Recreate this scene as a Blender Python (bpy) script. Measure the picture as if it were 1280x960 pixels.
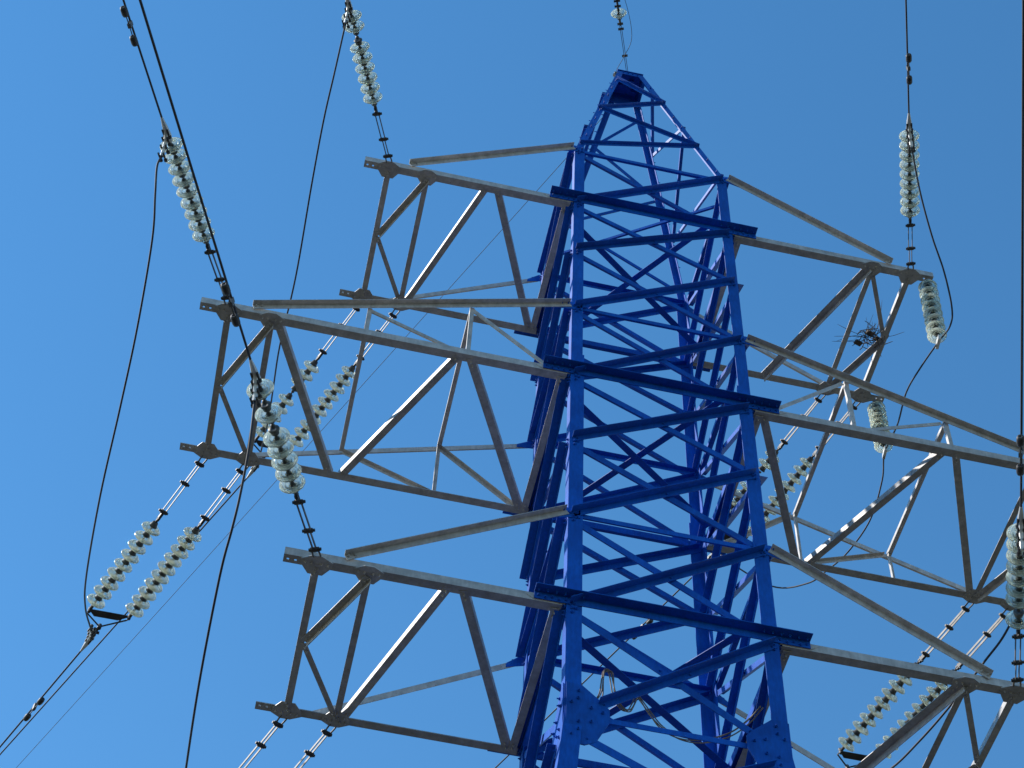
import bpy, math, random
from mathutils import Vector as V, Matrix

for o in list(bpy.data.objects):
    bpy.data.objects.remove(o)
scene = bpy.context.scene
C = scene.collection
R = math.radians
H = 15.85                     # height of the lowest crossarm above the ground

# ------------------------------------------------------------------ camera
cam_d = bpy.data.cameras.new('camera')
cam = bpy.data.objects.new('camera', cam_d)
C.objects.link(cam)
scene.camera = cam
AZ, EL, RO = 0.1603, 0.9563, 0.0620
fw = V((math.sin(AZ) * math.cos(EL), math.cos(AZ) * math.cos(EL), math.sin(EL)))
rt = fw.cross(V((0, 0, 1))).normalized()
up = rt.cross(fw)
r2 = rt * math.cos(RO) + up * math.sin(RO)
u2 = up * math.cos(RO) - rt * math.sin(RO)
m = Matrix((r2, u2, -fw)).transposed().to_4x4()
m.translation = V((-3.7775, -13.5002, -14.2375 + H))
cam.matrix_world = m
cam_d.sensor_width = 36
cam_d.lens = 2393.934 / 1280 * 36
cam_d.clip_start = 0.1
cam_d.clip_end = 5000

# ------------------------------------------------------------------ light
SUN_DIR = V((-0.93, 0.30, 0.0)).normalized()
SUN_EL = R(44)
to_sun = V((SUN_DIR.x * math.cos(SUN_EL), SUN_DIR.y * math.cos(SUN_EL), math.sin(SUN_EL)))
w = bpy.data.worlds.new('World')
scene.world = w
w.use_nodes = True
nt = w.node_tree
sky = nt.nodes.new('ShaderNodeTexSky')
sky.sky_type = 'NISHITA'
sky.sun_disc = False
sky.sun_elevation = SUN_EL
sky.sun_rotation = math.atan2(to_sun.x, to_sun.y)
sky.altitude = 100
sky.air_density = 1.0
sky.dust_density = 0.0
sky.ozone_density = 1.0
bg = nt.nodes['Background']
hs = nt.nodes.new('ShaderNodeHueSaturation')      # a deep, clear afternoon blue
hs.inputs['Saturation'].default_value = 1.29
hs.inputs['Hue'].default_value = 0.494
nt.links.new(sky.outputs[0], hs.inputs['Color'])
nt.links.new(hs.outputs[0], bg.inputs[0])
bg.inputs[1].default_value = 0.15
sd = bpy.data.lights.new('sun', 'SUN')
sun = bpy.data.objects.new('sun', sd)
C.objects.link(sun)
sun.rotation_euler = to_sun.to_track_quat('Z', 'Y').to_euler()
sd.energy = 4.2
sd.angle = R(0.53)
sd.color = (1.0, 0.965, 0.91)
scene.view_settings.view_transform = 'Standard'
scene.view_settings.look = 'None'
scene.view_settings.exposure = 0.52
scene.view_settings.gamma = 1.0

# ------------------------------------------------------------------ materials
def nodes(name):
    mt = bpy.data.materials.new(name)
    mt.use_nodes = True
    t = mt.node_tree
    return mt, t, t.nodes['Principled BSDF']

def painted(name, c1, c2, rough, metal=0.0, scale=6.0, fine=40.0, spot=None, spot_at=0.70, bump=0.02, vary=0.0):
    mt, t, b = nodes(name)
    tc = t.nodes.new('ShaderNodeTexCoord')
    n1 = t.nodes.new('ShaderNodeTexNoise'); n1.inputs['Scale'].default_value = scale; n1.inputs['Detail'].default_value = 5
    n2 = t.nodes.new('ShaderNodeTexNoise'); n2.inputs['Scale'].default_value = fine; n2.inputs['Detail'].default_value = 4
    t.links.new(tc.outputs['Object'], n1.inputs['Vector']); t.links.new(tc.outputs['Object'], n2.inputs['Vector'])
    mx = t.nodes.new('ShaderNodeMix'); mx.data_type = 'RGBA'
    mx.inputs['A'].default_value = (*c1, 1); mx.inputs['B'].default_value = (*c2, 1)
    rp = t.nodes.new('ShaderNodeValToRGB'); rp.color_ramp.elements[0].position = 0.35; rp.color_ramp.elements[1].position = 0.68
    t.links.new(n1.outputs['Fac'], rp.inputs['Fac']); t.links.new(rp.outputs['Color'], mx.inputs['Factor'])
    last = mx.outputs['Result']
    if spot:
        m2 = t.nodes.new('ShaderNodeMix'); m2.data_type = 'RGBA'
        r3 = t.nodes.new('ShaderNodeValToRGB'); r3.color_ramp.elements[0].position = spot_at; r3.color_ramp.elements[1].position = spot_at + 0.08
        t.links.new(n2.outputs['Fac'], r3.inputs['Fac']); t.links.new(r3.outputs['Color'], m2.inputs['Factor'])
        t.links.new(last, m2.inputs['A']); m2.inputs['B'].default_value = (*spot, 1)
        last = m2.outputs['Result']
    if vary:
        oi = t.nodes.new('ShaderNodeObjectInfo')
        mr = t.nodes.new('ShaderNodeMapRange'); mr.inputs['To Min'].default_value = 1 - vary; mr.inputs['To Max'].default_value = 1 + vary
        t.links.new(oi.outputs['Random'], mr.inputs['Value'])
        n3 = t.nodes.new('ShaderNodeTexNoise'); n3.inputs['Scale'].default_value = 1.0; n3.inputs['Detail'].default_value = 6
        mp = t.nodes.new('ShaderNodeMapping'); mp.inputs['Scale'].default_value = (34, 34, 9)
        t.links.new(tc.outputs['Object'], mp.inputs['Vector']); t.links.new(mp.outputs['Vector'], n3.inputs['Vector'])
        m3 = t.nodes.new('ShaderNodeMapRange'); m3.inputs['From Min'].default_value = 0.3; m3.inputs['From Max'].default_value = 0.7
        m3.inputs['To Min'].default_value = 1 - vary * 1.3; m3.inputs['To Max'].default_value = 1 + vary
        t.links.new(n3.outputs['Fac'], m3.inputs['Value'])
        ml = t.nodes.new('ShaderNodeMath'); ml.operation = 'MULTIPLY'
        t.links.new(mr.outputs['Result'], ml.inputs[0]); t.links.new(m3.outputs['Result'], ml.inputs[1])
        hv = t.nodes.new('ShaderNodeHueSaturation'); hv.inputs['Saturation'].default_value = 1.0
        t.links.new(last, hv.inputs['Color']); t.links.new(ml.outputs[0], hv.inputs['Value'])
        last = hv.outputs['Color']
    t.links.new(last, b.inputs['Base Color'])
    b.inputs['Roughness'].default_value = rough
    b.inputs['Metallic'].default_value = metal
    bp = t.nodes.new('ShaderNodeBump'); bp.inputs['Strength'].default_value = 0.25; bp.inputs['Distance'].default_value = bump
    t.links.new(n2.outputs['Fac'], bp.inputs['Height']); t.links.new(bp.outputs['Normal'], b.inputs['Normal'])
    return mt

BLUE = painted('blue paint', (0.001, 0.064, 0.35), (0.002, 0.090, 0.45), 0.48, 0, 3.0, 60, (0.004, 0.055, 0.24), 0.66, 0.002, 0.13)
BLUE.node_tree.nodes['Principled BSDF'].inputs['Specular IOR Level'].default_value = 0.22
GREY = painted('galvanised steel', (0.36, 0.335, 0.31), (0.49, 0.46, 0.43), 0.55, 0.2, 9.0, 34, (0.21, 0.14, 0.10), 0.68, 0.002, 0.10)
STEEL = painted('fitting steel', (0.07, 0.065, 0.06), (0.17, 0.16, 0.15), 0.6, 0.2, 9.0, 60, (0.10, 0.07, 0.05), 0.66, 0.002)
DARK = painted('dark cast iron', (0.030, 0.028, 0.030), (0.06, 0.055, 0.05), 0.6, 0.2, 9.0, 60, None, 0.7, 0.002)
CAPM = painted('insulator cap iron', (0.05, 0.05, 0.048), (0.12, 0.115, 0.10), 0.55, 0.3, 12.0, 60, (0.10, 0.06, 0.04), 0.68, 0.002)
WIRE = painted('weathered conductor', (0.018, 0.018, 0.026), (0.035, 0.035, 0.045), 0.7, 0.0, 8.0, 80, None, 0.7, 0.001)
ALU = painted('aluminium clamp', (0.45, 0.45, 0.44), (0.58, 0.57, 0.55), 0.5, 0.3, 8.0, 50, None, 0.7, 0.002)
CABLE = painted('brown cable', (0.10, 0.07, 0.05), (0.22, 0.17, 0.12), 0.6, 0, 8.0, 50, None, 0.7, 0.001)
TWIG = painted('dry twig', (0.05, 0.036, 0.025), (0.13, 0.095, 0.065), 0.9, 0, 12.0, 60, None, 0.7, 0.002)
GRASS = painted('dry trodden grass', (0.026, 0.030, 0.018), (0.046, 0.044, 0.030), 0.9, 0, 0.15, 2.0, (0.060, 0.052, 0.042), 0.62, 0.05)
CONC = painted('concrete', (0.30, 0.29, 0.27), (0.40, 0.39, 0.36), 0.85, 0, 3.0, 25, None, 0.7, 0.01)

def glass_mat():
    mt, t, b = nodes('greenish toughened glass')
    tc = t.nodes.new('ShaderNodeTexCoord')
    n1 = t.nodes.new('ShaderNodeTexNoise'); n1.inputs['Scale'].default_value = 9; n1.inputs['Detail'].default_value = 3
    t.links.new(tc.outputs['Object'], n1.inputs['Vector'])
    b.inputs['Base Color'].default_value = (0.88, 0.95, 0.86, 1)
    b.inputs['Roughness'].default_value = 0.09
    b.inputs['IOR'].default_value = 1.5
    b.inputs['Transmission Weight'].default_value = 1.0
    df = t.nodes.new('ShaderNodeBsdfDiffuse'); df.inputs['Color'].default_value = (0.84, 0.84, 0.72, 1)
    tl = t.nodes.new('ShaderNodeBsdfTranslucent'); tl.inputs['Color'].default_value = (0.86, 0.88, 0.76, 1)
    m1 = t.nodes.new('ShaderNodeMixShader'); m1.inputs[0].default_value = 0.6
    t.links.new(df.outputs[0], m1.inputs[1]); t.links.new(tl.outputs[0], m1.inputs[2])
    rp = t.nodes.new('ShaderNodeMapRange'); rp.inputs['From Min'].default_value = 0.35; rp.inputs['From Max'].default_value = 0.7
    rp.inputs['To Min'].default_value = 0.20; rp.inputs['To Max'].default_value = 0.40
    t.links.new(n1.outputs['Fac'], rp.inputs['Value'])
    m2 = t.nodes.new('ShaderNodeMixShader')
    t.links.new(rp.outputs['Result'], m2.inputs[0])
    t.links.new(b.outputs[0], m2.inputs[1]); t.links.new(m1.outputs[0], m2.inputs[2])
    t.links.new(m2.outputs[0], t.nodes['Material Output'].inputs['Surface'])
    return mt
GLASS = glass_mat()

# ------------------------------------------------------------------ mesh helpers
class MB:
    def __init__(s): s.v = []; s.f = []
    def add(s, vs, fs):
        k = len(s.v); s.v += [tuple(p) for p in vs]; s.f += [tuple(i + k for i in f) for f in fs]
    def prism(s, poly0, poly1):
        n = len(poly0)
        fs = [tuple(range(n))[::-1], tuple(range(n, 2 * n))]
        fs += [(i, (i + 1) % n, n + (i + 1) % n, n + i) for i in range(n)]
        s.add(list(poly0) + list(poly1), fs)
    def angle(s, p0, p1, da, db, wa, wb, t=0.009):
        """rolled L section: corner on p0-p1, one flange towards da, the other towards db"""
        p0, p1 = V(p0), V(p1); e = (p1 - p0).normalized()
        a = V(da); a = (a - e * a.dot(e)).normalized()
        b = V(db); b = b - e * b.dot(e); b = (b - a * b.dot(a)).normalized()
        sec = [(0, 0), (wa, 0), (wa, t), (t, t), (t, wb), (0, wb)]
        if e.dot(a.cross(b)) < 0: sec = sec[::-1]
        s.prism([p0 + a * x + b * y for x, y in sec], [p1 + a * x + b * y for x, y in sec])
    def box(s, c, ax, ay, az):
        c, ax, ay, az = V(c), V(ax), V(ay), V(az)
        q = [c + ax * i + ay * j - az for i, j in ((-1, -1), (1, -1), (1, 1), (-1, 1))]
        s.prism(q, [p + az * 2 for p in q])
    def plate(s, pts, n, t):
        n = V(n) * t
        s.prism([V(p) for p in pts], [V(p) + n for p in pts])
    def cyl(s, p0, p1, r0, r1=None, k=10):
        p0, p1 = V(p0), V(p1); r1 = r0 if r1 is None else r1
        e = (p1 - p0).normalized(); a = e.orthogonal().normalized(); b = e.cross(a)
        c = [(math.cos(2 * math.pi * i / k), math.sin(2 * math.pi * i / k)) for i in range(k)]
        s.prism([p0 + (a * x + b * y) * r0 for x, y in c], [p1 + (a * x + b * y) * r1 for x, y in c])
    def bolt(s, p, n, r=0.014, h=0.014, shank=0.0):
        p, n = V(p), V(n).normalized()
        s.cyl(p, p + n * h, r, r, 6)
        if shank: s.cyl(p + n * h, p + n * (h + shank), r * 0.5, r * 0.5, 6)
    def tube(s, pts, r, k=6):
        pts = [V(p) for p in pts]; n = len(pts); rings = []
        e = (pts[1] - pts[0]).normalized(); a = e.orthogonal().normalized()
        for i, p in enumerate(pts):
            e = (pts[min(i + 1, n - 1)] - pts[max(i - 1, 0)]).normalized()
            a = (a - e * a.dot(e)).normalized(); b = e.cross(a)
            rr = r[i] if isinstance(r, (list, tuple)) else r
            rings.append([p + (a * math.cos(2 * math.pi * j / k) + b * math.sin(2 * math.pi * j / k)) * rr for j in range(k)])
        vs = [q for g in rings for q in g]
        fs = [tuple(range(k))[::-1], tuple(range((n - 1) * k, n * k))]
        for i in range(n - 1):
            fs += [(i * k + j, i * k + (j + 1) % k, (i + 1) * k + (j + 1) % k, (i + 1) * k + j) for j in range(k)]
        s.add(vs, fs)
    def lathe(s, prof, p, e, k=24):
        """closed profile of (along, radius); revolved round axis e from p"""
        p, e = V(p), V(e).normalized(); a = e.orthogonal().normalized(); b = e.cross(a)
        n = len(prof)
        vs = [p + e * h + (a * math.cos(2 * math.pi * j / k) + b * math.sin(2 * math.pi * j / k)) * r for h, r in prof for j in range(k)]
        fs = []
        for i in range(n):
            i2 = (i + 1) % n
            fs += [(i * k + j, i2 * k + j, i2 * k + (j + 1) % k, i * k + (j + 1) % k) for j in range(k)]
        s.add(vs, fs)
    def sphere(s, c, r, k=8):
        prof = [(-r * math.cos(math.pi * i / k), max(r * math.sin(math.pi * i / k), r * 0.02)) for i in range(k + 1)]
        s.lathe(prof, c, (0, 0, 1), 10)
    def build(s, name, mat, parent=None, loc=None, smooth=False):
        """coordinates are in the tower frame; stored relative to the thing's own base"""
        base = V(loc) if loc is not None else V((0, 0, 0))
        me = bpy.data.meshes.new(name)
        me.from_pydata([tuple(V(p) - base) for p in s.v], [], s.f)
        me.materials.append(mat)
        if smooth:
            for p in me.polygons: p.use_smooth = True
        me.update()
        o = bpy.data.objects.new(name, me)
        C.objects.link(o)
        if loc is not None: o.location = base + V((0, 0, H))
        return o

def fix_normals(o):
    import bmesh
    bm = bmesh.new(); bm.from_mesh(o.data); bmesh.ops.recalc_face_normals(bm, faces=bm.faces); bm.to_mesh(o.data); bm.free()

BASES = {}
def thing(name, base, label, cat, group=None):
    o = bpy.data.objects.new(name, None)
    C.objects.link(o)
    o.location = V(base) + V((0, 0, H))
    o.empty_display_size = 0.3
    BASES[o.name] = V(base)
    o['label'] = label; o['category'] = cat
    if group: o['group'] = group
    return o
def tag(o, label, cat, group=None):
    o['label'] = label; o['category'] = cat
    if group: o['group'] = group
    return o
def part(mb, name, mat, th, under=None, smooth=False):
    """a part of thing th (or a sub-part under one of its parts), built in tower coordinates"""
    base = BASES[th.name]
    me = bpy.data.meshes.new(name)
    me.from_pydata([tuple(V(p) - base) for p in mb.v], [], mb.f)
    me.materials.append(mat)
    if smooth:
        for p in me.polygons: p.use_smooth = True
    me.update()
    o = bpy.data.objects.new(name, me)
    C.objects.link(o)
    o.parent = under or th
    fix_normals(o)
    return o
def single(mb, name, mat, base, label, cat, group=None, smooth=False):
    o = mb.build(name, mat, None, base, smooth)
    fix_normals(o)
    return tag(o, label, cat, group)

def spline(pts, n=10):
    pts = [V(p) for p in pts]; out = []
    q = [pts[0] * 2 - pts[1]] + pts + [pts[-1] * 2 - pts[-2]]
    for i in range(1, len(q) - 2):
        p0, p1, p2, p3 = q[i - 1], q[i], q[i + 1], q[i + 2]
        for j in range(n):
            t = j / n
            out.append(0.5 * ((2 * p1) + (p2 - p0) * t + (2 * p0 - 5 * p1 + 4 * p2 - p3) * t * t + (3 * p1 - p0 - 3 * p2 + p3) * t ** 3))
    out.append(pts[-1])
    return out

# ------------------------------------------------------------------ the ground
g = MB()
N = 40
S = 1500
random.seed(3)
gv = []
for i in range(N + 1):
    for j in range(N + 1):
        a, b = (i / N * 2 - 1), (j / N * 2 - 1)
        x, y = S * a * abs(a), S * b * abs(b)
        d = math.hypot(x, y)
        gv.append((x, y, (0 if d < 40 else 1.2 * math.sin(x * 0.011) * math.cos(y * 0.013))))
g.add(gv, [(i * (N + 1) + j, (i + 1) * (N + 1) + j, (i + 1) * (N + 1) + j + 1, i * (N + 1) + j + 1) for i in range(N) for j in range(N)])
go = g.build('ground', GRASS)
go['kind'] = 'structure'

# ------------------------------------------------------------------ the tower
W = 1.09
ZL = [9.485, 8.0, 6.80, 5.443, 4.0, 2.756, 1.432, 0.0, -1.50]      # panel points of the straight body
ZT, WT = 14.2, 0.20                                                # tip of the peak
LOW = [-1.50, -3.0, -4.9, -7.1, -9.6, -12.5, -15.85]               # panel points of the flared base
FL = 0.09
def hw(z):
    if z > ZL[0]: return W + (WT - W) * (z - ZL[0]) / (ZT - ZL[0])
    if z < ZL[-1]: return W + FL * (ZL[-1] - z)
    return W

tower = thing('lattice_tower', (0, 0, -H), 'tall steel lattice pylon with bright blue body and pointed top carrying six bare grey crossarms', 'pylon')

# the four faces: outward normal and the tangent that runs left to right seen from outside
FACES = [((0, -1, 0), (1, 0, 0)), ((1, 0, 0), (0, 1, 0)), ((0, 1, 0), (-1, 0, 0)), ((-1, 0, 0), (0, -1, 0))]
def fp(f, side, z, inset=0.0, off=0.0):
    """a point at the left (side -1) or right (side +1) corner of face f at height z"""
    n, t = V(FACES[f][0]), V(FACES[f][1]); h = hw(z)
    return n * (h + off) + t * side * (h - inset) + V((0, 0, z))

# legs, with their bolt heads
for sx, sy in ((-1, -1), (1, -1), (1, 1), (-1, 1)):
    b = MB()
    def c(z): return V((sx * hw(z), sy * hw(z), z))
    da, db = (-sx, 0, 0), (0, -sy, 0)
    b.angle(c(ZT - 0.03), c(ZL[0] + 0.02), da, db, 0.095, 0.095, 0.010)
    b.angle(V((sx * W, sy * W, ZL[0] + 0.06)), c(ZL[4] + 0.45), da, db, 0.140, 0.140, 0.012)
    b.angle(c(ZL[4] + 0.45), c(-1.46), da, db, 0.160, 0.160, 0.014)
    b.angle(c(-1.46), c(-H - 0.1), da, db, 0.180, 0.180, 0.015)
    for i, z in enumerate(ZL[:-1]):
        for dz in (-0.09, -0.03, 0.05):
            p = c(z + dz)
            if abs(dz + 0.03) < 0.01:
                b.bolt(p + V((-sx * 0.10, 0, 0)), (0, sy, 0), 0.015, 0.016, 0.014)
                b.bolt(p + V((0, -sy * 0.10, 0)), (sx, 0, 0), 0.015, 0.016, 0.014)
            b.bolt(p + V((-sx * 0.055, 0, 0)), (0, sy, 0), 0.015, 0.016, 0.014)
            b.bolt(p + V((0, -sy * 0.055, 0)), (sx, 0, 0), 0.015, 0.016, 0.014)
    for k in range(9):
        p = c(9.8 + k * 0.46)
        b.bolt(p + V((-sx * 0.05, 0, 0)), (0, sy, 0), 0.011, 0.012, 0.03)
        b.bolt(p + V((0, -sy * 0.05, 0)), (sx, 0, 0), 0.011, 0.012, 0.03)
    part(b, 'leg', BLUE, tower)

def face_up(f, p0, p1):
    n = V(FACES[f][0]); e = (V(p1) - V(p0)).normalized()
    u = n.cross(e)
    return u if u.z > 0 else -u

def brace(name, f, p0, p1, outside, wa, wb, t=0.008):
    """a face brace: vertical flange lying on the leg flange, the other along its top edge"""
    n = V(FACES[f][0]); u = face_up(f, p0, p1)
    o = n * (0.002 if outside else -0.016)
    b = MB()
    q0, q1 = V(p0) + u * wa / 2 + o, V(p1) + u * wa / 2 + o
    if outside:
        b.angle(q0, q1, -u, n, wa, wb, t)
    else:
        b.angle(q0, q1, -u, -n, wa, wb, t)
    e = (q1 - q0).normalized()
    for q in (q0 + e * 0.045, q1 - e * 0.045):
        b.bolt(q - u * wa * 0.55 + n * (t if outside else 0.001), n, 0.013, 0.013, 0.01)
    # the bolt where the two diagonals cross
    if name == 'diagonal_brace':
        mid = (q0 + q1) / 2
        b.bolt(mid - u * wa * 0.5 + n * t, n, 0.013, 0.012)
    return part(b, name, BLUE, tower)

for f in range(4):
    for i in range(8):
        s = (0.075 if i < 4 else 0.085) * 1.08
        zt, zb = ZL[i], ZL[i + 1]
        # outer diagonal rises from the left corner to the right one, inner diagonal falls the other way
        gi = 0.34 if i == 7 else 0.045
        brace('diagonal_brace', f, fp(f, -1, zb + (0.17 if i == 7 else 0), gi), fp(f, 1, zt - 0.03, 0.045), True, s * 0.80, s * 1.12)
        brace('diagonal_brace', f, fp(f, -1, zt - 0.05, 0.04), fp(f, 1, zb + (0.20 if i == 7 else 0.02), gi if i == 7 else 0.04), False, s * 0.92, s * 0.9, 0.007)
    for i in (0, 3, 6, 8):
        outside = f in (1, 3) and i != 8
        z = ZL[i] + (0.03 if not outside else 0.06)
        brace('horizontal_brace', f, fp(f, -1, z, 0.30 if i == 8 else 0.03), fp(f, 1, z, 0.30 if i == 8 else 0.03), outside, 0.065, 0.08 if outside else 0.065, 0.007)
    # the peak
    zz = [(1, ZL[0] + 0.02), (-1, ZL[0] + 0.30), (1, 10.80), (-1, 11.75), (1, 12.72), (-1, 13.62)]
    for (s0, z0), (s1, z1) in zip(zz[1:-1], zz[2:]):
        brace('peak_brace', f, fp(f, s0, z0, 0.03), fp(f, s1, z1, 0.03), True, 0.055, 0.055, 0.006)
    # the flared base
    for i in range(6):
        zt, zb = LOW[i], LOW[i + 1]
        b = MB(); n = V(FACES[f][0])
        for (sa, za, sb, zc, outs) in ((-1, zb + 0.1, 1, zt - 0.25, 1), (-1, zt - 0.25, 1, zb + 0.1, 0)):
            p0, p1 = fp(f, sa, za, 0.2 if za == zt - 0.25 and i == 0 else 0.05), fp(f, sb, zc, 0.2 if i == 0 and zc > zb + 0.2 else 0.05)
            brace('base_brace', f, p0, p1, bool(outs), 0.09, 0.09, 0.009)

# cross beams at the three crossarm levels, on the outside of the faces, and the bars crossing the body
for i in (1, 4, 7):
    z = ZL[i]
    for f in (0, 2):
        n, t = V(FACES[f][0]), V(FACES[f][1])
        b = MB()
        p0 = n * (W + 0.004) - t * (W + 0.33) + V((0, 0, z + 0.122)); p1 = n * (W + 0.004) + t * (W + 0.33) + V((0, 0, z + 0.122))
        b.angle(p0, p1, (0, 0, -1), n, 0.105, 0.120, 0.010)
        for s in (-1, 1):
            for k in range(6):
                b.bolt(n * (W + 0.014) + t * s * (W + 0.29 - 0.07 * k) + V((0, 0, z + 0.060 - 0.02 * (k % 2))), n, 0.014, 0.015, 0.012)
                b.bolt(n * (W + 0.055) + t * s * (W + 0.29 - 0.09 * k) + V((0, 0, z + 0.113)), (0, 0, -1), 0.014, 0.014, 0.02)
        part(b, 'cross_beam', BLUE, tower)
    for f in (1, 3):
        n, t = V(FACES[f][0]), V(FACES[f][1])
        b = MB()
        p0 = n * (W + 0.006) - t * (W - 0.01) + V((0, 0, z + 0.10)); p1 = n * (W + 0.006) + t * (W - 0.01) + V((0, 0, z + 0.10))
        b.angle(p0, p1, (0, 0, -1), n, 0.11, 0.11, 0.010)
        part(b, 'cross_beam', BLUE, tower)
    for (x0, y0, x1, y1, dz) in ((-1.07, -0.80, 1.07, 0.76, 0.03), (0.74, -1.06, -0.79, 1.06, 0.12)):
        b = MB()
        e = V((x1 - x0, y1 - y0, 0)).normalized()
        k = e.cross(V((0, 0, 1)));  k = k if k.y < 0 else -k
        b.angle(V((x0, y0, z + dz)) - k * 0.04, V((x1, y1, z + dz)) - k * 0.04, k, (0, 0, 1), 0.085, 0.05, 0.008)
        part(b, 'diaphragm_brace', BLUE, tower)
b = MB()
b.angle((1.07, -0.69, ZL[0] + 0.02), (-1.07, 0.70, ZL[0] + 0.02), (0.5, 1, 0), (0, 0, -1), 0.055, 0.055, 0.007)
part(b, 'diaphragm_brace', BLUE, tower)

# gusset plates where the body meets its flared base
for f in range(4):
    n, t = V(FACES[f][0]), V(FACES[f][1])
    for s in (-1, 1):
        b = MB()
        pts = [(0.012, -1.08), (0.17, -1.10), (0.34, -1.26), (0.43, -1.36), (0.43, -1.52), (0.30, -1.80), (0.19, -1.86), (0.012, -1.84)]
        o = n * (W + 0.003)
        b.plate([o + t * s * (W - x) + V((0, 0, z)) for x, z in pts], n, 0.012)
        for x, z in ((0.13, -1.18), (0.125, -1.28), (0.06, -1.34), (0.13, -1.58), (0.125, -1.68), (0.06, -1.76),
                     (0.25, -1.38), (0.36, -1.42), (0.25, -1.56)):
            b.bolt(o + n * 0.012 + t * s * (W - x) + V((0, 0, z)), n, 0.016, 0.016, 0.018)
        part(b, 'gusset_plate', BLUE, tower)

# the plated head of the peak
b = MB()
b.box((0, 0, ZT), (0.215, 0, 0), (0, 0.215, 0), (0, 0, 0.008))
for f in range(4):
    n, t = V(FACES[f][0]), V(FACES[f][1])
    zl = ZT - (0.12 if f == 0 else 0.30)
    hl = hw(zl)
    b.plate([n * 0.200 - t * 0.195 + V((0, 0, ZT - 0.012)), n * 0.200 + t * 0.195 + V((0, 0, ZT - 0.012)), n * (hl - 0.012) + t * hl * 0.94 + V((0, 0, zl)), n * (hl - 0.012) - t * hl * 0.94 + V((0, 0, zl))], -n, 0.008)
    for x in (-0.12, -0.04, 0.04, 0.12):
        b.bolt(n * 0.205 + t * x + V((0, 0, ZT - 0.06)), n, 0.012, 0.014, 0.012)
for q in ((-0.10, 0.02), (0.05, -0.08), (0.12, 0.10)):
    b.box((q[0], q[1], ZT - 0.05), (0.03, 0, 0), (0, 0.015, 0), (0, 0, 0.04))
part(b, 'peak_head', BLUE, tower)

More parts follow.
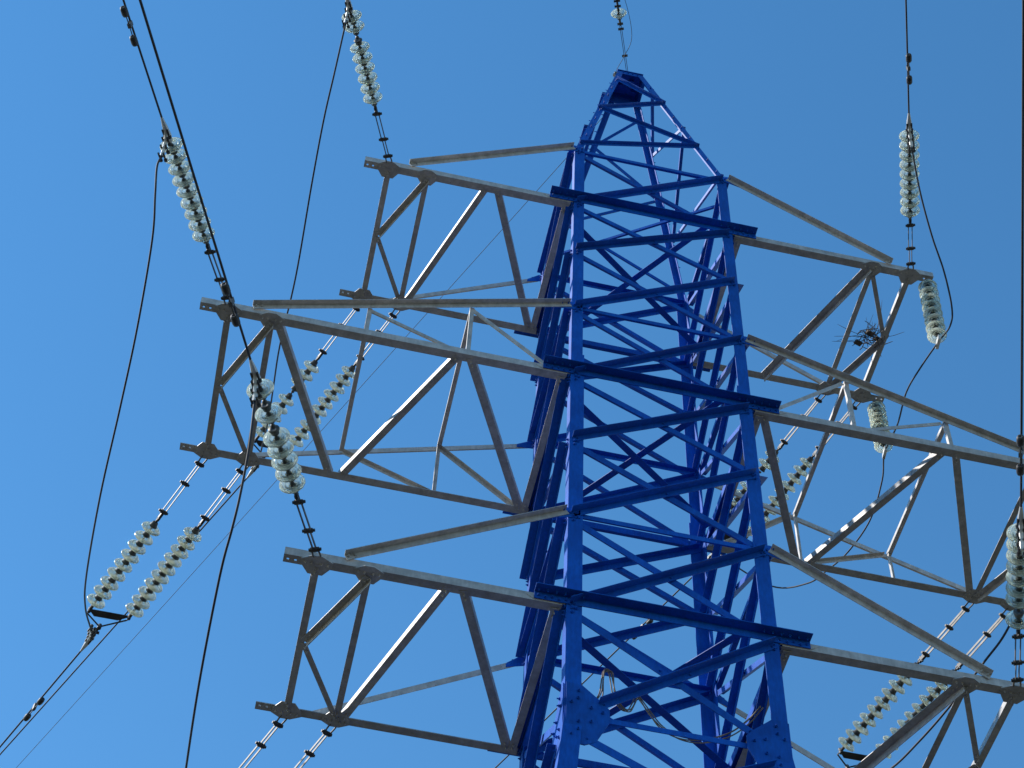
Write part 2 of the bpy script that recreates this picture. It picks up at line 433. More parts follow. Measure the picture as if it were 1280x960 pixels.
# ------------------------------------------------------------------ the six crossarms
def crossarm(side, z, g1, g2, rot, fm, bm, ztie, mid):
    """side -1 / +1; rot = True turns the web pattern half a turn about the tower"""
    sx = side
    fy = -1 if not rot else 1            # y sign of the chord the pattern calls 'front'
    def P(a, y, dz=0.0): return V((sx * a, y, z + dz))
    YC = 1.085; YH = 1.035
    arm_o = None
    for ys in (-1, 1):
        arm = MB()
        arm.angle(P(1.13, ys * YC), P(g1 + 0.17, ys * YC), (0, 0, 1), (0, -ys, 0), 0.105, 0.105, 0.010)
        # the last stretch of the chord, drilled with two holes for a spare shackle
        xs = [g1 + 0.17, g1 + 0.198, g1 + 0.222, g1 + 0.273, g1 + 0.297, g1 + 0.33]
        def strip(xa, xb, ya, yb):
            arm.box(P((xa + xb) / 2, ys * (YC - (ya + yb) / 2), 0.005), (abs(xb - xa) / 2, 0, 0), (0, (yb - ya) / 2, 0), (0, 0, 0.005))
        for k in range(5):
            if k in (1, 3): strip(xs[k], xs[k + 1], 0, 0.048); strip(xs[k], xs[k + 1], 0.072, 0.105)
            else: strip(xs[k], xs[k + 1], 0, 0.105)
        arm.box(P((xs[0] + xs[-1]) / 2, ys * (YC - 0.005), 0.0575), ((xs[-1] - xs[0]) / 2, 0, 0), (0, 0.005, 0), (0, 0, 0.0475))
        # splice plate joining the chord to the beam on the body
        arm.plate([P(1.10, ys * (YC + 0.001), 0.012), P(1.42, ys * (YC + 0.001), 0.012), P(1.50, ys * (YC + 0.001), 0.07), P(1.40, ys * (YC + 0.001), 0.098), P(1.10, ys * (YC + 0.001), 0.098)], (0, ys, 0), 0.004)
        arm_o = part(arm, 'crossarm' if arm_o is None else 'chord', GREY, tower, arm_o)
    def sub(mb, nm, smooth=False): return part(mb, nm, GREY, tower, arm_o, smooth)
    def web(a0, y0, a1, y1, corner_left=True, down=False, wd=0.075, dz=-0.004, nm='strut'):
        """web member lying under the chords; the upright flange on its left or right edge"""
        p0, p1 = P(a0, y0, dz), P(a1, y1, dz)
        e = (p1 - p0).normalized(); side_v = e.cross(V((0, 0, 1)))
        if side_v.x > 0: side_v = -side_v                       # towards world left
        k = side_v if corner_left else -side_v
        q0, q1 = p0 + k * wd / 2, p1 + k * wd / 2
        mb = MB()
        mb.angle(q0, q1, -k, (0, 0, -1 if down else 1), wd, wd, 0.007)
        for q, s in ((p0, 1), (p1, -1)):
            for d in (0.05, 0.11): mb.bolt(q + e * s * d - V((0, 0, 0.001)), (0, 0, -1), 0.015, 0.014, 0.016)
        sub(mb, nm)
    F, B = fy * YH, -fy * YH
    # end frame
    web(g1, -YH, g1, YH, True, False, 0.075, -0.018)
    web(g1 - 0.03, fy * 0.02, g2, F + (-fy) * 0.03, False, True, 0.075, -0.030)
    web(g1 - 0.03, -fy * 0.02, g2, B + fy * 0.03, True, False, 0.060, -0.034)
    web(g2, -YH, g2, YH, False, False, 0.070, -0.018)
    # web of the bay(s) between the body and the end frame
    if not mid:
        if not rot:
            web(fm + 0.07, F, g2 - 0.06, B, True, False, 0.080, -0.005)
            web(fm - 0.08, F, 1.24, B, False, False, 0.090, -0.007)
        else:
            web(fm + 0.02, F, g2 - 0.06, B, False, True, 0.095, -0.005)
    else:
        web(g2 - 0.06, F, bm + 0.07, B, False, False, 0.090, -0.005)
        web(bm - 0.07, B, fm + 0.08, F, True, False, 0.085, -0.005)
        web(fm - 0.06, F, 1.24, B, False, False, 0.095, -0.007)
    web(1.19, -YH, 1.19, YH, False, False, 0.085, -0.016)
    # node plates with bolts: the two on each chord the strings hang from
    for ys in (-1, 1):
        for a, kk in ((g1, 0.80), (g2, 0.74)):
            pl = MB()
            sh = [(-0.20, 0.05), (-0.06, 0.13), (0.07, 0.13), (0.20, 0.05), (0.19, -0.03), (0.09, -0.17), (-0.09, -0.17), (-0.19, -0.03)]
            pl.plate([P(a + x * kk, ys * (YC - 0.05) + ys * yv * kk, -0.003) for x, yv in sh], (0, 0, -1), 0.010)
            for x, yv in ((-0.14, 0.01), (-0.06, 0.01), (0.06, 0.01), (0.14, 0.01), (0, -0.09), (0.03, -0.14), (-0.03, -0.05)):
                pl.bolt(P(a + x * kk, ys * (YC - 0.05 + yv), -0.013), (0, 0, -1), 0.013, 0.013, 0.014)
            sub(pl, 'gusset_plate')
    # ties
    aE = g1 - 0.25
    for ys in (-1, 1):
        p0 = V((sx * 1.12, ys * (W + 0.012), ztie + 0.05)); p1 = P(aE, ys * (YC + 0.012), 0.12)
        mb = MB(); mb.angle(p0, p1, (0, 0, -1), (0, ys, 0), 0.075, 0.075, 0.008)
        e = (p1 - p0).normalized()
        for d in (0.05, 0.12): mb.bolt(p1 - e * d - V((0, -ys * 0.01, 0.04)), (0, ys, 0), 0.013, 0.013, 0.012)
        tie = sub(mb, 'tie_rod')
        bk = MB()
        ex = V((e.x, 0, e.z))
        c0 = V((sx * (W - 0.13), ys * (W + 0.010), ztie + 0.04))
        bk.plate([c0 + V((0, 0, 0.05)), c0 + V((sx * 0.16, 0, 0.06)), p0 + ex * 0.20 + V((0, ys * 0.009, 0.0)) - V((0, p0.y - c0.y, 0)), p0 + ex * 0.20 + V((0, 0, -0.07)) - V((0, p0.y - c0.y, 0)), c0 + V((sx * 0.14, 0, -0.10)), c0 + V((0, 0, -0.08))], (0, -ys, 0), 0.006)
        for k in range(4):
            bk.bolt(c0 + V((sx * (0.03 + 0.075 * k), 0, -0.01 - 0.02 * (k % 2))), (0, ys, 0), 0.013, 0.013, 0.02)
        part(bk, 'tie_bracket', BLUE, tower)
    if mid:
        def T(a, ys):
            k = (a - 1.12) / (aE - 1.12)
            return V((sx * a, ys * (YC - 0.012), ztie + 0.01 + k * (z + 0.08 - ztie)))
        for ys in (-1, 1):
            for a in (fm, 3.53):
                if ys * fy > 0 or a == fm or rot:
                    mb = MB(); mb.angle(T(a, ys) + V((0, 0, 0.0)), P(a, ys * (YC - 0.012), 0.02), (1, 0, 0), (0, -ys, 0), 0.05, 0.05, 0.006); sub(mb, 'hanger')
            mb = MB(); mb.angle(T(3.53, ys) + V((-sx * 0.05, 0, -0.02)), P(fm + 0.03, ys * (YC - 0.022), 0.06), (0, 0, -1), (0, -ys, 0), 0.05, 0.05, 0.006); sub(mb, 'tie_brace')
            mb = MB(); mb.angle(T(fm, ys) + V((-sx * 0.05, 0, -0.02)), P(1.30, ys * (YC - 0.022), 0.10), (0, 0, -1), (0, -ys, 0), 0.055, 0.055, 0.006); sub(mb, 'tie_brace')
        for a in (fm, 3.53):
            mb = MB(); mb.angle(T(a, -1) + V((0, 0, -0.02)), T(a, 1) + V((0, 0, -0.02)), (1, 0, 0), (0, 0, 1), 0.055, 0.055, 0.006); sub(mb, 'strut')

A1, A2, M1, M2 = 3.584, 3.065, 5.087, 4.588
crossarm(-1, 8.0, A1, A2, False, 2.20, 0, ZL[0], False)
crossarm(-1, 4.0, M1, M2, False, 2.33, 3.53, ZL[3], True)
crossarm(-1, 0.0, A1, A2, False, 2.20, 0, ZL[6], False)
crossarm(1, 8.0, A1, A2, True, 2.10, 0, ZL[0], False)
crossarm(1, 4.0, M1, M2, True, 2.33, 3.53, ZL[3], True)
crossarm(1, 0.0, A1, A2, True, 2.10, 0, ZL[6], False)

# ------------------------------------------------------------------ insulator strings
GL = [(0.000, 0.044), (-0.006, 0.056), (0.000, 0.074), (0.012, 0.098), (0.030, 0.118), (0.044, 0.1275), (0.050, 0.126), (0.046, 0.116),
      (0.034, 0.106), (0.060, 0.098), (0.061, 0.091), (0.030, 0.084), (0.028, 0.076), (0.060, 0.069), (0.061, 0.062), (0.026, 0.055), (0.022, 0.034), (0.010, 0.030)]
CP = [(-0.070, 0.006), (-0.070, 0.028), (-0.060, 0.038), (-0.022, 0.044), (-0.008, 0.054), (0.000, 0.054), (0.000, 0.006)]
PN = [(0.030, 0.002), (0.030, 0.026), (0.050, 0.022), (0.056, 0.011), (0.085, 0.011), (0.085, 0.002)]
disc_mesh = {}
def make_meshes():
    for nm, prof, mat, k in (('glass_disc', GL, GLASS, 28), ('metal_cap', None, CAPM, 14)):
        b = MB()
        if prof: b.lathe(prof, (0, 0, 0), (0, 0, 1), k)
        else:
            b.lathe(CP, (0, 0, 0), (0, 0, 1), k); b.lathe(PN, (0, 0, 0), (0, 0, 1), 10)
        me = bpy.data.meshes.new(nm); me.from_pydata(b.v, [], b.f); me.materials.append(mat)
        for p in me.polygons: p.use_smooth = True
        import bmesh
        bm = bmesh.new(); bm.from_mesh(me); bmesh.ops.recalc_face_normals(bm, faces=bm.faces); bm.to_mesh(me); bm.free()
        disc_mesh[nm] = me
make_meshes()

def place_disc(th, base, p, u, broken, roll):
    rot = V(u).to_track_quat('Z', 'Y') @ Matrix.Rotation(roll, 3, 'Z').to_quaternion()
    if broken:
        o = bpy.data.objects.new('bare_cap', disc_mesh['metal_cap'])
        C.objects.link(o); o.parent = th; o.location = V(p) - V(base); o.rotation_mode = 'QUATERNION'; o.rotation_quaternion = rot
        o['label'] = 'bare iron cap whose glass disc has shattered off'
        return
    o = bpy.data.objects.new('glass_disc', disc_mesh['glass_disc'])
    C.objects.link(o); o.parent = th; o.location = V(p) - V(base); o.rotation_mode = 'QUATERNION'; o.rotation_quaternion = rot
    q = bpy.data.objects.new('metal_cap', disc_mesh['metal_cap'])
    C.objects.link(q); q.parent = o

def link_chain(th, P0, u, s_end, mat=STEEL):
    """shackle, rods and clevises between the crossarm and the first cap"""
    u = V(u); a = u.cross(V((0, 0, 1))).normalized(); b = u.cross(a)
    P0 = V(P0); k = s_end / 0.95
    mb = MB()
    # shackle
    mb.tube(spline([P0 + a * 0.03 + u * 0.13 * k, P0 + a * 0.034 + u * 0.03, P0 - u * 0.012, P0 - a * 0.034 + u * 0.03, P0 - a * 0.03 + u * 0.13 * k], 5), 0.010, 6)
    mb.cyl(P0 + u * 0.12 * k - a * 0.055, P0 + u * 0.12 * k + a * 0.055, 0.014, None, 8)
    # first twin link
    for s in (-1, 1):
        mb.box(P0 + u * 0.265 * k + a * s * 0.016, u * 0.155 * k, a * 0.004, b * 0.017)
        mb.box(P0 + u * 0.60 * k + a * s * 0.024, u * 0.215 * k, a * 0.004, b * 0.017)
    part(mb, 'link', mat, th)
    for s in (0.13, 0.40, 0.80):
        mb = MB()
        p = P0 + u * s * k
        mb.cyl(p - a * 0.042, p + a * 0.042, 0.026, None, 8)
        mb.cyl(p - a * 0.065, p - a * 0.042, 0.017, None, 6); mb.cyl(p + a * 0.042, p + a * 0.06, 0.017, None, 6)
        part(mb, 'link_pin', DARK, th)
    mb = MB()
    p = P0 + u * 0.84 * k
    mb.box(p + u * 0.02 * k, u * 0.05 * k, a * 0.016, b * 0.03)
    mb.cyl(p + u * 0.045 * k, P0 + u * s_end, 0.022, 0.016, 8)
    mb.cyl(p + u * 0.03 * k - b * 0.05, p + u * 0.03 * k + b * 0.05, 0.014, None, 6)
    part(mb, 'socket', DARK, th)

def string(P0, u, s0, n, pitch, label, broken=(), group=None):
    u = V(u).normalized()
    th = thing('insulator_string', P0, label, 'insulator', group)
    link_chain(th, P0, u, s0 - 0.062)
    for i in range(n):
        wob = V((random.uniform(-1, 1), random.uniform(-1, 1), random.uniform(-1, 1))) * 0.02
        place_disc(th, P0, V(P0) + u * (s0 + pitch * i), (u + wob).normalized(), i in broken, random.uniform(0, 6.28))
    return th

def U(az, el):
    a, e = R(az), R(el)
    return V((math.sin(a) * math.cos(e), math.cos(a) * math.cos(e), math.sin(e)))
UF = U(-159, -9)
UBL = U(-25, -11)
UBR = U(-23.5, -13)
UC = U(-26, -4)
YH = 1.04
random.seed(11)
GF = 'single glass strings pulling towards the viewer'
GB = 'paired glass strings pulling away from the viewer'
fronts = {
    'T': (V((-A1, -YH - 0.06, 8)), (6,), 'single glass string with one missing disc above the top left crossarm tip'),
    'M': (V((-M1, -YH - 0.06, 4)), (), 'single complete glass string at the far upper left, crossed by a black wire'),
    'B': (V((-A1, -YH - 0.06, 0)), (5, 7), 'gappy glass string with two shattered discs above the bottom left crossarm'),
    'RT': (V((A1, -YH - 0.06, 8)), (), 'upright single glass string standing above the tip of the top right crossarm'),
    'RM': (V((M1, -YH - 0.06, 4)), (), 'single glass string of the middle right crossarm, beyond the right picture edge'),
    'RB': (V((A1, -YH - 0.06, 0)), (1,), 'large glass string cut by the right picture edge above the bottom right crossarm'),
}
UFS = {'T': U(-159, -9), 'M': U(-158.7, -9), 'B': U(-159.3, -8.5), 'RT': U(-159.3, -10), 'RM': U(-159, -9), 'RB': U(-158.8, -7.5)}
for k, (P0, br, lb) in fronts.items():
    string(P0, UFS[k], 1.03, 9, 0.155, lb, br, GF)

backs = {
    'T1': (V((-A1, YH + 0.05, 8)), 9, (3,), 'L', 'left one of two glass strings seen through the middle left crossarm'),
    'T2': (V((-A2, YH + 0.05, 8)), 10, (), 'L', 'right one of two glass strings seen through the middle left crossarm'),
    'M1': (V((-M1, YH + 0.05, 4)), 9, (), 'L', 'left string of the pale glass pair hanging free below the middle left crossarm'),
    'M2': (V((-M2, YH + 0.05, 4)), 10, (), 'L', 'right string of the pale glass pair hanging free below the middle left crossarm'),
    'B1': (V((-A1, YH + 0.05, 0)), 10, (), 'L', 'link chain leaving the outer end of the bottom left crossarm at the lower edge'),
    'B2': (V((-A2, YH + 0.05, 0)), 10, (), 'L', 'link chain leaving the bottom left crossarm one node nearer the tower'),
    'RT1': (V((A1, YH + 0.05, 8)), 10, (), 'R', 'right one of two glass strings passing behind the blue right leg of the tower'),
    'RT2': (V((A2, YH + 0.05, 8)), 10, (2,), 'R', 'left one of two glass strings behind the blue right leg, one disc missing'),
    'RM1': (V((M1, YH + 0.05, 4)), 10, (), 'R', 'right one of two glass strings running behind the bottom right crossarm'),
    'RM2': (V((M2, YH + 0.05, 4)), 10, (), 'R', 'left one of two glass strings running behind the bottom right crossarm'),
}
for k, (P0, n, br, sd_, lb) in backs.items():
    u = UBL if sd_ == 'L' else UBR
    string(P0, u, 1.17 if n == 10 else 1.20, n, 0.147 if n == 10 else 0.158, lb, br, GB)

# hanging strings that hold the jumper clear of the top right crossarm
def hang_string(P0, P1, label):
    th = thing('insulator_string', P0, label, 'insulator', 'short glass strings hanging under the right arm')
    u = (V(P1) - V(P0)).normalized(); L = (V(P1) - V(P0)).length
    mb = MB(); mb.cyl(P0, V(P0) + u * 0.10, 0.012, None, 8); mb.box(V(P0) + u * 0.05, (0.03, 0, 0), (0, 0.012, 0), u * 0.03)
    part(mb, 'link', STEEL, th)
    n = 8; s0 = 0.17; pitch = (L - 0.17 - 0.20) / (n - 1)
    for i in range(n): place_disc(th, P0, V(P0) + u * (s0 + i * pitch), u, False, i)
    mb = MB(); q = V(P0) + u * (L - 0.10)
    mb.cyl(q, V(P1), 0.016, 0.022, 8)
    mb.box(V(P1), (0.02, 0.10, 0.03), (0.02, 0, 0), (0, -0.01, 0.03))
    part(mb, 'suspension_clamp', ALU, th)
    return th
S1, S2 = V((3.76, -1.03, 6.44)), V((3.77, 1.04, 6.74))
hang_string((3.82, -1.04, 7.98), S1, 'short stubby glass string hanging clear at the outer end of the top right crossarm')
hang_string((3.78, 1.04, 7.98), S2, 'short stubby glass string hanging behind the long tie of the middle right crossarm')

# ------------------------------------------------------------------ yokes, clamps, conductors
def yoke(Pa, Pb, u, label):
    u = V(u); Pa, Pb = V(Pa), V(Pb)
    mid = (Pa + Pb) / 2
    th = thing('yoke_plate', mid, label, 'yoke', 'yoke plates joining paired strings')
    a = (Pb - Pa); L = a.length; a.normalize(); n = a.cross(u).normalized()
    v = u
    mb = MB()
    mb.plate([Pa - a * 0.02 + v * 0.05, Pb + a * 0.02 + v * 0.05, mid + a * L * 0.30 + v * 0.15, mid - a * L * 0.30 + v * 0.15], n, 0.012)
    part(mb, 'plate', DARK, th)
    mb = MB()
    tip = mid + v * 0.30
    for p in (Pa, Pb):
        mb.tube([p + v * 0.05, p + v * 0.12, tip], 0.011, 6)
        mb.cyl(p - n * 0.05 + v * 0.06, p + n * 0.05 + v * 0.06, 0.022, None, 8)
        mb.cyl(p - u * 0.07, p + v * 0.07, 0.018, 0.024, 8)
    part(mb, 'strap', DARK, th)
    mb = MB()
    mb.cyl(tip - n * 0.04, tip + n * 0.04, 0.028, None, 8); mb.cyl(tip, tip + u * 0.12, 0.016, 0.02, 8)
    mb.cyl(tip + u * 0.10 - a * 0.05, tip + u * 0.10 + a * 0.05, 0.02, None, 8)
    part(mb, 'link', DARK, th)
    return tip + u * 0.12

def clamp(P, u, jd, label):
    """bolted tension clamp: pale wedge body along the line, bolted arm bending down to the jumper"""
    u = V(u).normalized(); jd = V(jd).normalized()
    th = thing('tension_clamp', P, label, 'clamp', 'bolted tension clamps on the conductors')
    P = V(P); a = u.cross(jd).normalized()
    mb = MB()
    mb.tube([P - u * 0.02, P + u * 0.06, P + u * 0.18, P + u * 0.30], [0.026, 0.040, 0.030, 0.013], 8)
    arm = spline([P + u * 0.16, P + u * 0.08 + jd * 0.05, P + u * 0.03 + jd * 0.14, P + jd * 0.26], 5)
    mb.tube(arm, 0.022, 8)
    part(mb, 'body', ALU, th)
    for i in range(4):
        q = arm[3 + i * 4] if 3 + i * 4 < len(arm) else arm[-1]
        mb = MB()
        for s in (-1, 1):
            mb.cyl(q + a * s * 0.028 - u * 0.05, q + a * s * 0.028 + u * 0.045, 0.011, None, 6)
            mb.cyl(q + a * s * 0.028 - u * 0.065, q + a * s * 0.028 - u * 0.04, 0.021, None, 6)
        part(mb, 'u_bolt', DARK, th)
    return P + u * 0.28, P + jd * 0.24

def conductor(P, slope_u, label, length=90.0, r=0.0115, sag=0.0011, name='conductor', cat='power line', group='long conductors leaving the tower'):
    u = V(slope_u); pts = []
    n = 60
    for i in range(n + 1):
        s = length * (i / n) ** 2
        pts.append(V(P) + u * s + V((0, 0, sag * s * s)))
    mb = MB(); mb.tube(pts, r, 7)
    return single(mb, name, WIRE, P, label, cat, group, True)

def jumper(pts, label, r=0.0115, mat=WIRE):
    mb = MB(); mb.tube(spline(pts, 8), r, 7)
    return single(mb, 'jumper_wire', mat, pts[0], label, 'jumper wire', 'slack jumper loops between clamps', True)

def damper(P, u, label, span=0.40, drop=V((0, 0, -0.075))):
    """two weights on a short steel messenger clamped below the wire"""
    u = V(u).normalized(); P = V(P)
    th = thing('vibration_damper', P, label, 'damper', 'dumbbell dampers on the lines')
    a = drop.normalized()
    mb = MB(); mb.box(P + drop * 0.45, u * 0.025, u.cross(a) * 0.018, drop * 0.62); part(mb, 'clamp', STEEL, th)
    mb = MB(); mb.tube([P + drop - u * span / 2, P + drop + V((0, 0, 0.004)), P + drop + u * span / 2], 0.006, 6); part(mb, 'messenger', DARK, th)
    for s in (-1, 1):
        mb = MB(); q = P + drop + u * s * span / 2
        mb.lathe([(-0.055, 0.010), (-0.052, 0.030), (-0.03, 0.037), (0.03, 0.037), (0.052, 0.030), (0.055, 0.010)], q, u, 12)
        part(mb, 'weight', DARK, th, None, True)

# front side
front_u = {'T': U(-159, -6), 'M': U(-159.5, -7.0), 'B': U(-159.3, -4.6), 'RT': U(-159, -7), 'RM': U(-159, -6), 'RB': U(-159, -3)}
pos = {'T': 'at the top of the picture, end of the top left glass string', 'M': 'at the end of the far left glass string', 'B': 'beside the shattered glass string of the bottom left arm',
       'RT': 'above the upright glass string of the top right arm', 'RM': 'of the middle right arm beyond the picture edge', 'RB': 'at the right picture edge above the large glass string'}
jstart = {'T': (-4.48, -3.21, 7.30), 'M': (-5.99, -3.17, 3.30), 'B': (-4.41, -3.29, -0.70), 'RT': (2.78, -3.22, 7.45), 'RM': (4.2, -3.2, 3.3), 'RB': (2.7, -3.2, -0.7)}
cond_label = {'T': 'thin dark conductor leaving upwards from the top left glass string', 'M': 'dark conductor with dumbbell damper in the top left corner',
              'B': 'thick black conductor crossing the left crossarms and the far left glass string', 'RT': 'dark conductor rising straight up above the top right crossarm',
              'RM': 'conductor of the middle right crossarm passing beyond the right edge', 'RB': 'dark conductor running along the right edge of the picture'}
fend = {}
for k, (P0, br, lb) in fronts.items():
    e = V(P0) + UFS[k] * 2.38
    jd = (V(jstart[k]) - e).normalized()
    tip, js = clamp(e, UFS[k], jd + V((0, 0, -0.3)), 'pale bolted clamp ' + pos[k])
    fend[k] = js
    conductor(tip, front_u[k], cond_label[k])
    tip_u = front_u[k]
    if k == 'M': damper(tip + tip_u * 1.16, tip_u, 'small damper near the top left corner on the line of the far left string', 0.34)
    if k == 'B': damper(tip + tip_u * 0.68, tip_u, 'dark damper in front of the tip of the middle left crossarm', 0.34)
    if k == 'RT': damper(tip + tip_u * 0.70, tip_u, 'small damper on the upright line above the top right arm', 0.32, V((0.01, 0, -0.05)))
    if k == 'RB': damper(tip + tip_u * 0.68, tip_u, 'dark damper on the line at the right edge beside the middle crossarm', 0.34, V((-0.02, 0, -0.06)))

# back side: yoke, clamp, conductor
jend = {'T': (-4.56, 3.41, 7.20), 'M': (-6.13, 3.58, 3.30), 'B': (-4.45, 3.01, -0.90), 'RT': (2.47, 3.79, 7.0), 'RM': (3.6, 3.49, 2.8)}
bend = {}
yl = {'T': 'dark yoke joining the two strings seen through the middle left crossarm', 'M': 'dark triangular yoke at the lower end of the free pale pair on the left',
      'B': 'dark yoke of the bottom left pair, below the picture edge', 'RT': 'dark yoke hidden behind the blue tower legs', 'RM': 'dark triangular yoke at the lower right, below the bottom right crossarm'}
cl = {'T': 'thin conductor emerging beside the left yoke, inner of the two parallel lines at lower left', 'M': 'thin conductor with a damper, outer of the two parallel lines at lower left',
      'B': 'conductor of the bottom left crossarm, below the picture edge', 'RT': 'thin conductor seen sloping through the blue lattice', 'RM': 'conductor running down from the lower right yoke'}
for k, a, b_ in (('T', 'T1', 'T2'), ('M', 'M1', 'M2'), ('B', 'B1', 'B2'), ('RT', 'RT1', 'RT2'), ('RM', 'RM1', 'RM2')):
    u = UBR if k[0] == 'R' else UBL
    tip = yoke(backs[a][0] + u * 2.60, backs[b_][0] + u * 2.60, u, yl[k])
    jd = (V(jend[k]) + V((0, -0.4, -0.3)) - tip).normalized()
    t2, js = clamp(tip + u * 0.02, u, jd, {'T': 'bolted clamp behind the middle left crossarm, at the end of its two glass strings', 'M': 'bolted clamp just below the yoke of the free pale pair at lower left',
      'B': 'bolted clamp of the bottom left pair, below the picture edge', 'RT': 'bolted clamp hidden behind the blue lattice', 'RM': 'bolted clamp at the lower edge below the lower right yoke'}[k])
    bend[k] = js
    cu = {'T': U(-26.8, -4), 'M': U(-25.6, -4), 'B': UC, 'RT': U(-25.5, -4), 'RM': U(-25, -4)}[k]
    conductor(t2, cu, cl[k], 140.0, 0.0115, 0.0006)
    if k == 'M': damper(t2 + cu * 1.15, cu, 'small damper at the lower left on the outer parallel line', 0.34)
    if k == 'RT': damper(t2 + cu * 1.35, cu, 'small damper seen through the blue lattice on a sloping line', 0.34)

jumper([fend['M'], (-5.99, -3.17, 3.25), (-5.94, -3.01, 2.97), (-5.88, -2.61, 2.7), (-5.88, -1.73, 2.35), (-5.94, -0.76, 2.2), (-6.05, 0.54, 2.25), (-6.16, 2.13, 2.65), (-6.17, 2.92, 2.95), bend['M']],
       'long slack wire bowing down the left side to the yoke of the free pale pair')
jumper([fend['T'], (-4.47, -2.78, 6.95), (-4.49, -2.27, 6.65), (-4.49, -1.5, 6.4), (-4.48, -0.26, 6.2), (-4.53, 0.85, 6.25), (-4.53, 1.65, 6.45), (-4.53, 2.49, 6.75), bend['T']],
       'slack wire falling from the top left string behind the middle left crossarm')
jumper([fend['B'], (-4.37, -3.16, -1.1), (-4.36, -2.94, -1.5), (-4.37, -2.74, -1.7), (-4.40, -2.31, -1.85), (-4.42, -1.15, -1.95), (-4.42, 0.16, -1.8), (-4.42, 1.53, -1.4), bend['B']],
       'black slack wire falling from the shattered glass string to the bottom edge of the picture')
jumper([fend['RT'], (2.99, -2.79, 7.0), (3.23, -2.4, 6.65), (3.48, -2.05, 6.45), (3.72, -1.62, 6.35), (3.79, -1.35, 6.35), S1, (3.62, -0.68, 6.3), (3.57, -0.27, 6.3), (3.68, 0.35, 6.45), S2,
        (3.80, 1.33, 6.5), (3.75, 1.81, 6.2), (3.56, 2.27, 6.0), (3.39, 2.64, 6.0), (3.23, 3.02, 6.1), (2.89, 3.52, 6.5), bend['RT']],
       'curving wire held by the two short strings under the right arm')
jumper([fend['RM'], (4.5, -2.6, 2.9), (4.5, -1.8, 2.65), (4.42, -0.9, 2.6), (4.34, 0.0, 2.3), (4.21, 0.52, 2.2), (4.03, 1.15, 2.1), (3.87, 1.81, 2.1), (3.72, 2.47, 2.2), (3.6, 3.1, 2.6), bend['RM']],
       'dark slack wire passing behind the bottom right crossarm', 0.014)

# ------------------------------------------------------------------ earth wire at the peak
P0 = V((0.0, -0.06, ZT + 0.08)); uE = U(-159, -11)
th = thing('insulator_string', P0, 'tiny single glass disc on the link chain above the pointed blue top', 'insulator')
mb = MB(); mb.cyl(V((0, -0.05, ZT)), P0 + uE * 0.05, 0.012, None, 8); mb.cyl(P0 - V((0.04, 0, 0)), P0 + V((0.04, 0, 0)), 0.022, None, 8)
part(mb, 'link', DARK, th)
link = MB(); a = uE.cross(V((0, 0, 1))).normalized()
for s in (-1, 1): link.box(P0 + uE * 0.56 + a * s * 0.012, uE * 0.53, a * 0.004, uE.cross(a) * 0.013)
for s in (0.45, 0.98, 1.08): link.cyl(P0 + uE * s - a * 0.045, P0 + uE * s + a * 0.045, 0.022, None, 8)
link.cyl(P0 + uE * 1.05, P0 + uE * 1.175, 0.016, 0.020, 8)
part(link, 'link_rod', STEEL, th)
place_disc(th, P0, P0 + uE * 1.24, uE, False, 0)
mb = MB(); mb.cyl(P0 + uE * 1.32, P0 + uE * 1.62, 0.02, 0.016, 8)
for s in (1.42, 1.52): mb.cyl(P0 + uE * s - a * 0.05, P0 + uE * s + a * 0.05, 0.02, None, 8)
part(mb, 'wire_grip', DARK, th)
conductor(P0 + uE * 1.62, U(-159, -6), 'thin earth wire leaving upwards from the small disc above the blue top', 90, 0.006, 0.001, 'earth_wire', 'earth wire', None)
conductor(V((-0.05, 0.2, ZT - 0.1)), U(-26.6, -4), 'hair thin earth wire running from the blue top down to the lower left corner', 160, 0.0050, 0.0006, 'earth_wire', 'earth wire', None)
jp = [P0 + uE * 2.0 + V((0.05, 0, 0)), P0 + uE * 1.4 + V((0.16, 0, 0.0)), P0 + uE * 0.85 + V((0.16, 0, -0.02)), P0 + uE * 0.45 + V((-0.02, 0, -0.06)), P0 + uE * 0.15 + V((-0.17, 0, -0.03)), P0 + V((-0.22, -0.05, -0.16)), V((-0.24, -0.2, ZT - 0.2))]
mb = MB(); mb.tube(spline(jp, 8), 0.0045, 6)
single(mb, 'bonding_wire', WIRE, jp[0], 'thin curled bonding wire looping past the small disc above the blue top', 'wire', None, True)
mb = MB(); mb.cyl((-0.27, -0.2, ZT - 0.22), (-0.20, -0.2, ZT - 0.16), 0.035, None, 8); mb.box((-0.24, -0.2, ZT - 0.15), (0.03, 0, 0), (0, 0.02, 0), (0, 0, 0.03))
part(mb, 'wire_terminal', STEEL, tower)

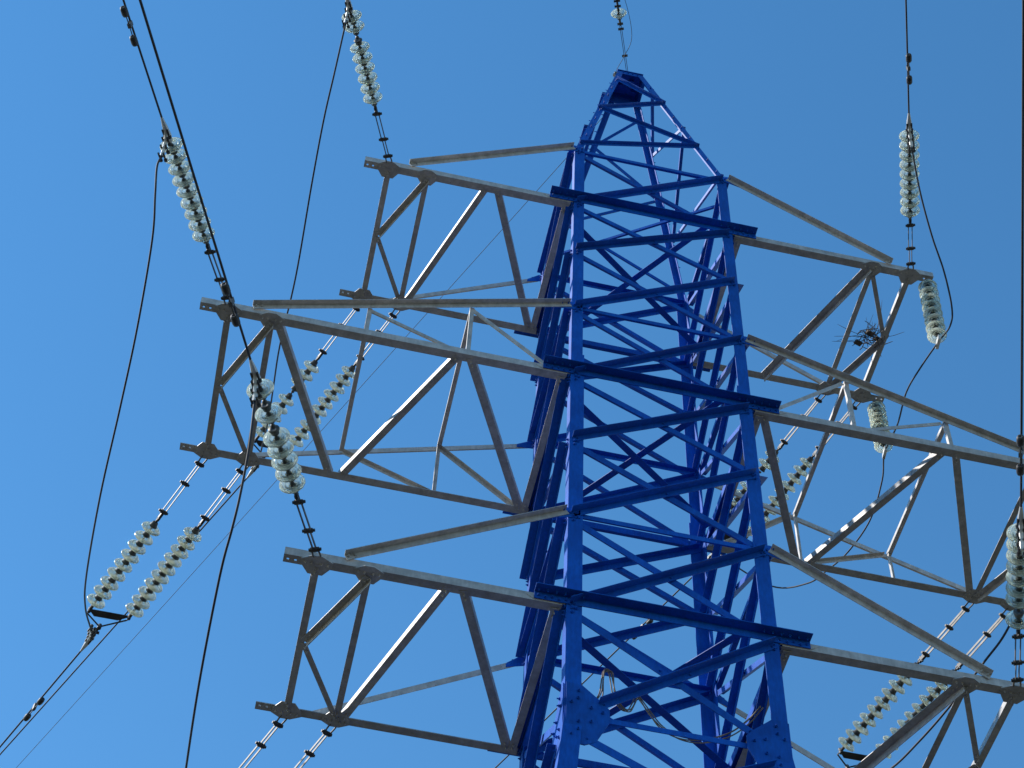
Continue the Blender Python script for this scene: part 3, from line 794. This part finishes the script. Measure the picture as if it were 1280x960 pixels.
# ------------------------------------------------------------------ cables left hanging inside the lattice
lp = [(-0.89, -0.75, -0.48), (-0.84, -0.75, -0.74), (-0.72, -0.72, -0.84), (-0.64, -0.68, -0.7), (-0.6, -0.6, -0.38), (-0.56, -0.55, -0.22), (-0.49, -0.5, -0.19), (-0.45, -0.48, -0.45),
      (-0.38, -0.45, -0.6), (-0.29, -0.42, -0.58), (-0.22, -0.38, -0.41), (-0.18, -0.36, -0.29), (-0.07, -0.36, -0.49), (0.05, -0.4, -0.72), (0.22, -0.4, -0.82), (0.47, -0.4, -0.79),
      (0.73, -0.42, -0.66), (0.91, -0.5, -0.52), (1.02, -0.62, -0.40)]
random.seed(5)
mb = MB()
for k in range(3):
    d = V((random.uniform(-1, 1), random.uniform(-1, 1), random.uniform(-1, 1))) * 0.022
    mb.tube(spline([V(p) + d + V((random.uniform(-1, 1), random.uniform(-1, 1), random.uniform(-1, 1))) * 0.010 for p in lp], 8), 0.007, 6)
single(mb, 'loose_cable', CABLE, lp[0], 'brown cable bundle looping loosely inside the blue lattice near the lower leg plates', 'cable', None, True)

# ------------------------------------------------------------------ twigs of a nest in the end frame of the top right crossarm
random.seed(21)
NC = V((3.42, 0.06, 8.0))
mb = MB()
def twig(p, d, L, r):
    p, d = V(p), V(d).normalized()
    k = V((random.uniform(-1, 1), random.uniform(-1, 1), random.uniform(-1, 1))) * 0.13 * L
    mb.tube(spline([p, p + d * L * 0.35 + k, p + d * L * 0.7 + k * 0.6, p + d * L], 3), [r] * 7 + [r * 0.8] * 2 + [r * 0.35], 5)
for i in range(34):
    d = V((random.gauss(0, 1), random.gauss(0, 1), random.gauss(0, 0.6)))
    c0 = NC + V((random.gauss(0, 0.09), random.gauss(0, 0.10), random.gauss(0.02, 0.03)))
    twig(c0 - d.normalized() * 0.10, d, random.uniform(0.16, 0.30), random.uniform(0.004, 0.007))
for i in range(18):
    dd = random.choice([V((-0.35, -0.75, 0.25)), V((0.8, -0.25, 0.2)), V((-0.9, 0.2, 0.0)), V((0.6, 0.8, -0.1))]) + V((random.gauss(0, 0.22), random.gauss(0, 0.22), random.gauss(0, 0.2)))
    twig(NC + V((random.gauss(0, 0.05), random.gauss(0, 0.05), 0.02)), dd, random.uniform(0.28, 0.50), random.uniform(0.0025, 0.0045))
for q in ((-0.16, 0.12, 0.0), (0.10, 0.02, 0.03), (-0.05, -0.05, 0.03)):
    mb.box(NC + V(q), (0.05, 0.02, 0.01), (-0.012, 0.035, 0.005), (0, 0.005, 0.025))
single(mb, 'twig_nest', TWIG, NC, 'ragged bunch of dark nest twigs caught in the end frame of the top right crossarm', 'nest')
